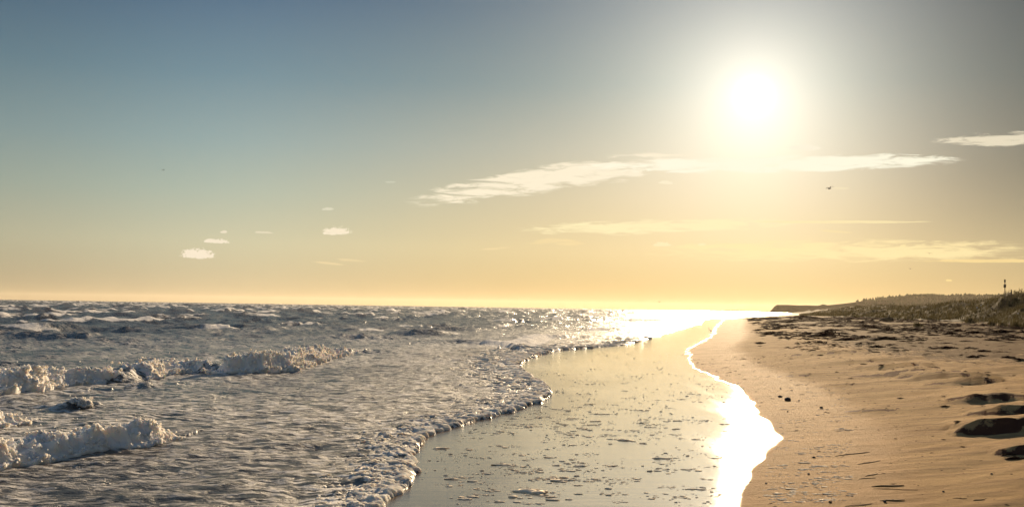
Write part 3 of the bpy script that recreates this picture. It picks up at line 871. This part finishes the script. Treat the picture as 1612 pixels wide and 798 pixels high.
# conifers on the hill: tapered ragged cones, far too many to count
n = 5200
x = rng.uniform(385, 1120, n) ; dy = rng.uniform(-42, 20, n)
k = rng.uniform(0, 1, n) < sst(x, 380, 520)
x, dy = x[k], dy[k]
z = hz_at(x, dy)
h = rng.uniform(1.8, 4.2, len(x)) * (1 + .5 * np.clip(fbm(x * .05, dy * .05, 2, 143), -.5, 1))
T = []; TF = []
base_v = []
ringn = 6
th = np.arange(ringn) * 2 * math.pi / ringn
tmpl = [(0, 0, .0)]
for rr, zz in ((.06, .0), (.06, .12), (.34, .14), (.18, .42), (.26, .45), (.10, .75)):
    for a in th: tmpl.append((math.cos(a) * rr, math.sin(a) * rr, zz))
tmpl.append((0, 0, 1.0)); tmpl = np.array(tmpl)
tf = []
for L in range(5):
    for i in range(ringn):
        a = 1 + L * ringn + i; c = 1 + L * ringn + (i + 1) % ringn
        tf += [(a, c, c + ringn), (a, c + ringn, a + ringn)]
for i in range(ringn):
    tf.append((1 + 5 * ringn + i, 1 + 5 * ringn + (i + 1) % ringn, len(tmpl) - 1))
tf = np.array(tf)
kk = 1 + .35 * rng.normal(0, 1, (len(x), len(tmpl), 1)).clip(-1, 1) * np.array([1, 1, .15])
V = tmpl[None] * kk * h[:, None, None] * np.array([1.25, 1.25, 1]) + np.stack([x * (1 + dy / 1300), 1300 + dy, z - .2], -1)[:, None, :]
Fq = (tf[None] + (np.arange(len(x)) * len(tmpl))[:, None, None]).reshape(-1, 3)
tag(mesh_np('woodland', V.reshape(-1, 3), Fq, M_TREE, smooth=False), 'dark conifer wood along the skyline of the far hill', kind='stuff')

# ------------------------------------------------------------------ wrack and debris
def weed_mesh(seed, strips, flat=.22, name='seaweed'):
    r = np.random.default_rng(seed); V = []; Fq = []
    # low ragged heart
    nr, na = 5, 16
    c0 = len(V)
    for i in range(nr):
        for j in range(na):
            a = j * 2 * math.pi / na; q = (i + .15) / (nr - .85)
            rad = q * (.72 + .25 * math.sin(a * 3 + seed) * q + r.normal(0, .07) * q)
            V.append((rad * math.cos(a), rad * math.sin(a) * .8, flat * (1 - q ** 2) * (1 + r.normal(0, .28)) - .04 * q))
    for i in range(nr - 1):
        for j in range(na):
            Fq.append((i * na + j, (i + 1) * na + j, (i + 1) * na + (j + 1) % na, i * na + (j + 1) % na))
    for s_ in range(strips):
        a = r.uniform(0, 6.28); rad = r.uniform(0, .75); x, y = rad * math.cos(a), rad * math.sin(a) * .8
        z = flat * max(0, 1 - rad * rad) * r.uniform(.6, 1.3); h = r.uniform(0, 6.28); L = r.uniform(.2, .6); w = r.uniform(.02, .06)
        b0 = len(V)
        for k in range(4):
            px_, py_ = math.cos(h + 1.57) * w, math.sin(h + 1.57) * w
            zz = max(.0, z + r.normal(0, .03))
            V.append((x + px_, y + py_, zz)); V.append((x - px_, y - py_, zz + r.normal(0, .02)))
            x += math.cos(h) * L / 3; y += math.sin(h) * L / 3; h += r.normal(0, .5); z = z * .72 + r.uniform(-.01, .05)
        for k in range(3):
            q = b0 + 2 * k; Fq.append((q, q + 1, q + 3, q + 2))
    return np.array(V, float), np.array(Fq)
def mesh_only(name, V, Fq, mat):
    o = mesh_np(name, V, Fq, mat); me = o.data; bpy.data.objects.remove(o); return me
WM = [mesh_only('seaweed', *weed_mesh(200 + i, 34), M_WEED) for i in range(6)]
def place(me, name, p, sc, rz, label, cat, group=None, tilt=0):
    o = bpy.data.objects.new(name, me); COL.objects.link(o)
    o.location = p; o.scale = sc if hasattr(sc, '__len__') else (sc, sc, sc); o.rotation_euler = (tilt, 0, rz)
    return tag(o, label, cat, group)
GW = 'small clumps of seaweed strewn over the upper beach'
r_ = random.Random(5)
big = [(1588, 563, .30, 'dark red seaweed heap on the flat sand by the right edge'), (1604, 566, .22, 'low dark seaweed heap nearest the right edge, beside a redder one'),
       (1532, 562, .30, 'brown tufty seaweed mound left of the dark red heaps'), (1545, 560, .16, 'small seaweed scrap between the tufty mound and the red heaps'),
       (1382, 547, .45, 'long flat strip of seaweed lying below the wrack band'), (1290, 540, .42, 'low dark seaweed pile at the left front of the wrack band'),
       (1266, 526, .42, 'small round seaweed pile left of the wrack band'), (1272, 534, .30, 'tiny seaweed pile just below a round one'),
       (1488, 640, .11, 'little red seaweed scrap on smooth sand near the hummocks'), (1600, 722, .16, 'dark tangle of seaweed in the lower right corner'),
       (1590, 716, .10, 'small black seaweed strand just above the corner tangle'), (1418, 627, .10, 'thin dark seaweed wisp on the sand between the hollows'),
       (1340, 596, .12, 'flat seaweed wisp lying left of the first hollow'), (1516, 703, .05, 'tiny red weed scrap below the big hummock'), (1508, 664, .09, 'small dark weed strip at the left tip of the big hummock'),
       (1486, 692, .05, 'small red crumb of seaweed on bare sand')]
for px, py, s_, lab in big:
    p = hit(px, py)
    place(r_.choice(WM), 'seaweed_clump', p, (s_, s_ * .8, s_ * .6), r_.uniform(-.5, .5), lab, 'seaweed')
nW = 0
cand = []
while nW < 280:
    px = r_.uniform(1190, 1640); py = r_.triangular(503, 562, 520)
    lim = 530 + max(0, (px - 1250)) * .085
    if py > lim and r_.random() < .93: continue
    if py < 512 and px > 1400 and r_.random() < .5: continue
    p = hit(px, py)
    dist = math.hypot(p.x, p.y)
    if dist > 220 or dist < 3: continue
    s_ = r_.gammavariate(2.2, .0020) * dist * r_.choice((.55, .8, 1.2)); s_ = max(.06, min(s_, .9))
    place(r_.choice(WM), 'seaweed_clump', p, (s_ * r_.uniform(1, 1.9), s_ * .9, s_ * r_.uniform(.35, .7)), r_.uniform(-.6, .6), 'small dark seaweed clump strewn in the wrack band across the upper beach', 'seaweed', GW)
    nW += 1
# crumbs of weed: one mass
V = []; Fq = []; off = 0
wv = [weed_mesh(300 + i, 7) for i in range(4)]
def crumbs(n, fn):
    global off
    for i in range(n):
        x, y, s_ = fn()
        a, f = wv[r_.randrange(4)]
        th = r_.uniform(0, 6.28); c, s = math.cos(th), math.sin(th)
        q = a * np.array([s_ * r_.uniform(.8, 1.8), s_, s_ * r_.uniform(.3, .8)])
        q = np.stack([q[:, 0] * c - q[:, 1] * s + x, q[:, 0] * s + q[:, 1] * c + y, q[:, 2]], -1)
        V.append((q, x, y)); Fq.append(f + off); off += len(q)
def f_band():
    while 1:
        y = 24 * (200 / 24) ** (r_.random() ** 1.1); x = float(wet_x(y)) + r_.uniform(4, 45)
        az_ = math.degrees(math.atan2(x, y))
        if az_ > 30: continue
        if y < 40 and r_.random() < .6: continue
        if fbm(np.array(x * .2), np.array(y * .08), 2, 151) < -.05: continue
        return x, y, r_.gammavariate(2, .00095) * y
def f_near():
    while 1:
        y = 8 + 30 * r_.random() ** 1.4; x = float(wet_x(y)) + r_.gammavariate(1.2, 2.2)
        if math.degrees(math.atan2(x, y)) > 29: continue
        return x, y, r_.gammavariate(1.6, .00045) * y + .003
crumbs(13000, f_band); crumbs(1400, f_near)
xs = np.array([v[1] for v in V]); ys = np.array([v[2] for v in V]); zs = beach_z(xs, ys)
VA = np.concatenate([v[0] + np.array([0, 0, z]) for v, z in zip(V, zs)])
tag(mesh_np('weed_litter', VA, np.concatenate(Fq), M_WEED), 'crumbs and shreds of dried seaweed littering the beach', kind='stuff')

# grass tufts on the back beach
def tuft_mesh(seed):
    r = np.random.default_rng(seed)
    P = np.concatenate([r.normal(0, .22, (34, 2)), np.zeros((34, 1))], 1)
    V_, F_ = blades(P, np.full(34, .55), np.full(34, .05), .1, 3, seed)
    return mesh_only('grass_tuft', V_, F_, M_GRASS)
TM = [tuft_mesh(i) for i in range(3)]
GT = 'grass tufts on the pale sand below the dunes'
for px, py, s_, lab in [(1464, 504, 1.3, 'green grass tuft leftmost of three on the pale back sand'), (1477, 504, .9, 'middle grass tuft of the three on the pale back sand'),
                        (1487, 503, 1.1, 'grass tuft right of two others on the pale back sand'), (1526, 508, 1.7, 'broad dark tuft on the sand between two groups of tufts'),
                        (1560, 512, 1.2, 'green tuft left of two more below the marker post'), (1579, 513, 1.0, 'green tuft between two others below the marker post'),
                        (1601, 515, 1.5, 'broadest green tuft at the right edge below the marker post'), (1413, 503, .7, 'small round tuft just right of the driftwood log'),
                        (1427, 504, .9, 'dark round tuft second to the right of the driftwood log'), (1436, 504, .6, 'smallest dark tuft third to the right of the driftwood log'), (1444, 514, 1.0, 'low lone tuft on the sand in front of the others')]:
    p = hit(px, py)
    k = min(1.0, math.hypot(p.x, p.y) / 90)
    place(r_.choice(TM), 'grass_tuft', p + Vector((0, 0, -.03)), (s_ * k * .8, s_ * k * .8, s_ * k * .9), r_.uniform(0, 6), lab, 'grass tuft')

def tube(pts, rad, n=7, seed=0, cap=True):
    r = np.random.default_rng(seed); V_ = []; F_ = []
    P_ = [Vector(p) for p in pts]
    for i, p in enumerate(P_):
        d_ = (P_[min(i + 1, len(P_) - 1)] - P_[max(i - 1, 0)]).normalized()
        a = d_.cross(Vector((0.01, .02, 1))).normalized() if abs(d_.z) < .95 else d_.cross(Vector((1, 0, 0))).normalized()
        c = d_.cross(a)
        for j in range(n):
            th_ = j * 2 * math.pi / n; q = rad[i] * (1 + r.normal(0, .06))
            V_.append(tuple(p + (a * math.cos(th_) + c * math.sin(th_)) * q))
    for i in range(len(P_) - 1):
        for j in range(n):
            F_.append((i * n + j, i * n + (j + 1) % n, (i + 1) * n + (j + 1) % n, (i + 1) * n + j))
    V_.append(tuple(P_[0])); V_.append(tuple(P_[-1])); k = len(V_)
    for j in range(n):
        F_.append((k - 2, (j + 1) % n, j, j)); m = (len(P_) - 1) * n; F_.append((k - 1, m + j, m + (j + 1) % n, m + (j + 1) % n))
    return V_, F_
def solid(name, parts, mat, parent=None, smooth=True):
    me = bpy.data.meshes.new(name); V_ = []; F_ = []
    for v, f in parts:
        o_ = len(V_); V_ += list(v)
        for q in f:
            q = [o_ + i for i in q]; u = []
            for i in q:
                if i not in u: u.append(i)
            F_.append(u)
    me.from_pydata(V_, [], F_); me.update(); me.materials.append(mat)
    me.polygons.foreach_set('use_smooth', [smooth] * len(me.polygons))
    o = bpy.data.objects.new(name, me); COL.objects.link(o)
    if parent: o.parent = parent
    return o
def empty(name, p, label, cat, group=None, rz=0):
    o = bpy.data.objects.new(name, None); COL.objects.link(o); o.location = p; o.rotation_euler = (0, 0, rz)
    o.empty_display_size = .2
    return tag(o, label, cat, group)

# driftwood log with a stub branch
p = hit(1395, 505); k = math.hypot(p.x, p.y) / 1728
dr = empty('driftwood_log', p, 'weathered driftwood log with an upright stub on the pale far sand', 'driftwood', rz=.1)
L = 20 * k
solid('trunk', [tube([(-L * .5, 0, .08), (-L * .2, .1, .16), (L * .15, 0, .20), (L * .4, -.1, .16), (L * .55, 0, .06)], [.10, .17, .22, .20, .10], 9, 1)], M_DRIFT, dr)
solid('stub', [tube([(L * .10, 0, .2), (L * .14, 0, .42), (L * .22, 0, .62)], [.12, .08, .03], 7, 2)], M_DRIFT, dr)
solid('root', [tube([(L * .4, 0, .16), (L * .5, .1, .35), (L * .60, .1, .22)], [.10, .07, .03], 7, 3)], M_DRIFT, dr)

# stones by the water's edge
def stone_mesh(seed):
    r = np.random.default_rng(seed); v = IV.copy(); n_ = perlin(v[:, 0] * 1.3 + seed, v[:, 1] * 1.3 + v[:, 2], seed)
    return mesh_only('stone', v * (1 + .35 * n_[:, None]) * np.array([1.2, .9, .7]), IF, M_STONE)
SM = [stone_mesh(i) for i in range(4)]
for px, py, w_, lab in [(1228, 625, 8, 'small dark stone left of a larger one on the damp sand'), (1240, 630, 13, 'largest dark stone on the damp sand beside the bright glint'), (1293, 642, 7, 'round grey stone alone on a pale foam streak'),
                        (1258, 631, 4, 'little stone just right of the largest dark one'), (1240, 648, 4, 'tiny stone below the largest dark one'), (1273, 746, 5, 'small round black pebble on damp sand near the bottom'),
                        (1206, 761, 5, 'dark pebble at the rim of the glint near the bottom'), (1281, 720, 6, 'dark oval pebble on bare damp sand'), (1393, 790, 7, 'dark stone at the end of a kelp stalk near the bottom'),
                        (1485, 774, 5, 'dark pebble on the sand right of the kelp stalks'), (1561, 746, 5, 'blackish pebble alone on the lower right sand'), (1229, 612, 4, 'pebble just above the pair of dark stones'), (1307, 790, 6, 'flat dark pebble at the bottom edge')]:
    p = hit(px, py); s_ = w_ * .34 / 1728 * math.hypot(p.x, p.y)
    place(r_.choice(SM), 'stone', p + Vector((0, 0, s_ * .35)), s_, r_.uniform(0, 6), lab, 'stone')
# kelp stalks
for x0, y0, x1, y1, w_, lab in [(1315, 718, 1370, 711, 3, 'thin tan kelp stalk highest of the group on the damp sand'), (1350, 731, 1386, 725, 3, 'orange-brown kelp stalk tilted up to the right of a foam patch'),
                                (1362, 750, 1382, 745, 3, 'short ochre kelp stalk above a thin black one'), (1352, 754, 1378, 752, 3, 'short black stalk lying just under an ochre one'),
                                (1372, 766, 1423, 764, 5, 'thick yellow-brown kelp stalk, broadest of the group'), (1385, 788, 1424, 787, 4, 'reddish kelp stalk with a curled tip near the bottom'),
                                (1330, 797, 1372, 793, 3, 'long dark stalk running along the bottom edge'), (1375, 769, 1445, 771, 2, 'long thin dark stalk below the thick yellow-brown one'), (1532, 788, 1550, 786, 3, 'short red stalk on the sand at lower right'), (1500, 784, 1522, 785, 2, 'thin twig-like stalk left of a short red one')]:
    a = hit(x0, y0); c = hit(x1, y1); m_ = (a + c) / 2; rr = w_ / 2 / 1728 * a.length * .42
    a, c = a - m_, c - m_
    o = solid('kelp_stalk', [tube([a + Vector((0, 0, rr * .3)), a * .4 + Vector((0, .015, rr * .8)), c * .3 + Vector((0, -.01, rr * .6)), c + Vector((0, 0, rr * .8))], [rr * .5, rr, rr * 1.1, rr * .6], 6, int(x0))], M_STALK if w_ > 2 else M_WEED)
    o.location = m_; tag(o, lab, 'kelp stalk')

# marker post on the dune face, with two topmarks; a second short post and a fence post on the crest
def dune_hit(px, py):
    d_ = ray(px, py); ts = np.geomspace(40, 300, 4000)
    zz = dune_z(d_.x * ts, d_.y * ts); i = int(np.argmax(EYE + d_.z * ts < zz))
    return Vector((d_.x * ts[i], d_.y * ts[i], zz[i]))
p = dune_hit(1582, 487); k = math.hypot(p.x, p.y) / 1728
mp = empty('marker_post', p, 'tall thin marker post with two dark topmarks standing on the grassy dune', 'marker post')
Hh = 43 * k
solid('post', [tube([(0, 0, -.3), (0, 0, Hh * .5), (.01, 0, Hh * .93)], [.055, .05, .038], 8, 1)], M_POLE, mp)
solid('topmark', [tube([(.01, 0, Hh * .90), (.01, 0, Hh * .91), (.01, 0, Hh * .99), (.01, 0, Hh)], [.03, .10, .10, .03], 8, 2)], M_POLE, mp)
solid('topmark', [tube([(.01, 0, Hh * .72), (.01, 0, Hh * .73), (.01, 0, Hh * .83), (.01, 0, Hh * .84)], [.04, .13, .13, .04], 8, 3)], M_POLE, mp)
p = dune_hit(1592, 468); k = math.hypot(p.x, p.y) / 1728
fp = solid('fence_post', [tube([(0, 0, -.3), (0, 0, 5 * k), (0, 0, 11 * k)], [.07, .065, .06], 8, 5)], M_POLE); fp.location = p
tag(fp, 'short stub of a fence post on the dune crest right of the marker post', 'fence post')
# pale litter at the dune foot
for i, (px, py, w_, lab) in enumerate([(1539, 488, 2.6, 'white scrap of litter caught at the foot of the dune'), (1545, 484, 1.8, 'left of two small white scraps up in the dune grass'),
                                       (1548, 482, 1.5, 'right of two small white scraps up in the dune grass'), (1603, 498, 2.4, 'pale scrap of litter among the stones at the right edge')]):
    p = dune_hit(px, py); s_ = w_ / 1728 * p.length * .5
    v = IV * (1 + .4 * perlin(IV[:, 0] * 2 + i, IV[:, 1] * 2, i)[:, None])
    o = mesh_np('litter', v * np.array([s_, s_ * .7, s_ * 1.1]), IF, M_WHITE); o.location = p + Vector((-.3, -.6, .25)); tag(o, lab, 'litter')

# gulls
def gull(px, py, dist, span_px, lab, bank=0.0, head=0.0, flap=.3):
    d_ = ray(px, py); p = Vector((0, 0, EYE)) + d_ * (dist / math.hypot(d_.x, d_.y))
    g = empty('gull', p, lab, 'gull', 'gulls gliding over the beach')
    g.rotation_euler = (0, bank, head)
    s = span_px / 1728 * dist / 2
    solid('body', [tube([(0, -.36 * s, .01 * s), (0, -.28 * s, .02 * s), (0, -.10 * s, 0), (0, .12 * s, 0), (0, .26 * s, .02 * s), (0, .33 * s, .035 * s), (0, .40 * s, .03 * s), (0, .46 * s, .02 * s)],
                        [.05 * s, .05 * s, .10 * s, .12 * s, .08 * s, .065 * s, .045 * s, .008 * s], 8, 1)], M_GULL, g)
    for sg in (-1, 1):
        V_ = []; F_ = []
        st = [(0.05, .12, -.12, 0.02), (.28, .20, -.05, flap * .75), (.48, .20, -.02, flap), (.75, .10, -.06, flap * .75), (1.0, -.12, -.16, flap * .30)]
        for xx, le, te, zz in st:
            for yy_, dz in ((le, 0), ((le + te) / 2, .03), (te, 0), ((le + te) / 2, -.015)):
                V_.append((sg * xx * s, yy_ * s, (zz + dz) * s))
        for i in range(4):
            for j in range(4):
                F_.append((i * 4 + j, i * 4 + (j + 1) % 4, i * 4 + 4 + (j + 1) % 4, i * 4 + 4 + j))
        F_.append((16, 17, 18, 19))
        solid('wing', [(V_, F_)], M_GULL, g)
gull(1306, 297, 75, 17, 'largest dark gull gliding in the glow right of the sun', bank=-.25, head=.5, flap=.30)
gull(1463, 399, 90, 10, 'small dark gull low over the right part of the beach', bank=.2, head=-.6, flap=.22)
gull(1433, 423, 120, 7, 'tiny gull below and left of another on the right', bank=.1, head=.4, flap=.18)
gull(1038, 475, 160, 7, 'tiny gull skimming low over the bright horizon', bank=.1, head=.8, flap=.2)
gull(257, 268, 170, 8, 'faint tiny gull alone in the blue sky far left', bank=-.2, head=-.4, flap=.25)
# two waders at the water's edge
for i, (px, py, lab) in enumerate([(1116, 519, 'farther of two small dark waders at the bright water edge'), (1119, 523, 'nearer of two small dark waders at the bright water edge')]):
    x, y = at0(px, py, .03)
    z = float(beach_z(x, y)); z = max(z, .0)
    g = empty('wader', (x, y, z), lab, 'wading bird', rz=1.5 + i)
    s = .18
    solid('body', [tube([(-.55 * s, 0, .62 * s), (-.3 * s, 0, .66 * s), (0, 0, .68 * s), (.28 * s, 0, .78 * s), (.36 * s, 0, .98 * s), (.46 * s, 0, 1.04 * s), (.56 * s, 0, 1.0 * s), (.85 * s, 0, .94 * s)],
                        [.03 * s, .14 * s, .24 * s, .17 * s, .085 * s, .10 * s, .06 * s, .012 * s], 8, i)], M_GULL, g)
    for sg in (-1, 1):
        solid('leg', [tube([(.02 * s, sg * .07 * s, .55 * s), (.05 * s, sg * .07 * s, .28 * s), (0, sg * .07 * s, 0)], [.03 * s, .018 * s, .016 * s], 5, 4)], M_GULL, g)

# ------------------------------------------------------------------ air: thin even haze
HAZE = True
if HAZE:
    me = bpy.data.meshes.new('haze')
    x0, x1, y0, y1, z0, z1 = -7500., 7500., -40., 7600., -4.2, 45.
    me.from_pydata([(x, y, z) for z in (z0, z1) for y in (y0, y1) for x in (x0, x1)], [],
                   [(0, 2, 3, 1), (4, 5, 7, 6), (0, 1, 5, 4), (2, 6, 7, 3), (0, 4, 6, 2), (1, 3, 7, 5)])
    m = bpy.data.materials.new('haze'); m.use_nodes = True
    nt = m.node_tree; nt.nodes.remove(nt.nodes['Principled BSDF'])
    v = nt.nodes.new('ShaderNodeVolumePrincipled'); v.inputs['Color'].default_value = (.95, .85, .68, 1)
    v.inputs['Density'].default_value = .00006; v.inputs['Anisotropy'].default_value = .45
    nt.links.new(v.outputs[0], nt.nodes['Material Output'].inputs['Volume'])
    me.materials.append(m); o = bpy.data.objects.new('haze', me); COL.objects.link(o)
    tag(o, 'thin golden sea haze filling the air over the beach', kind='stuff')
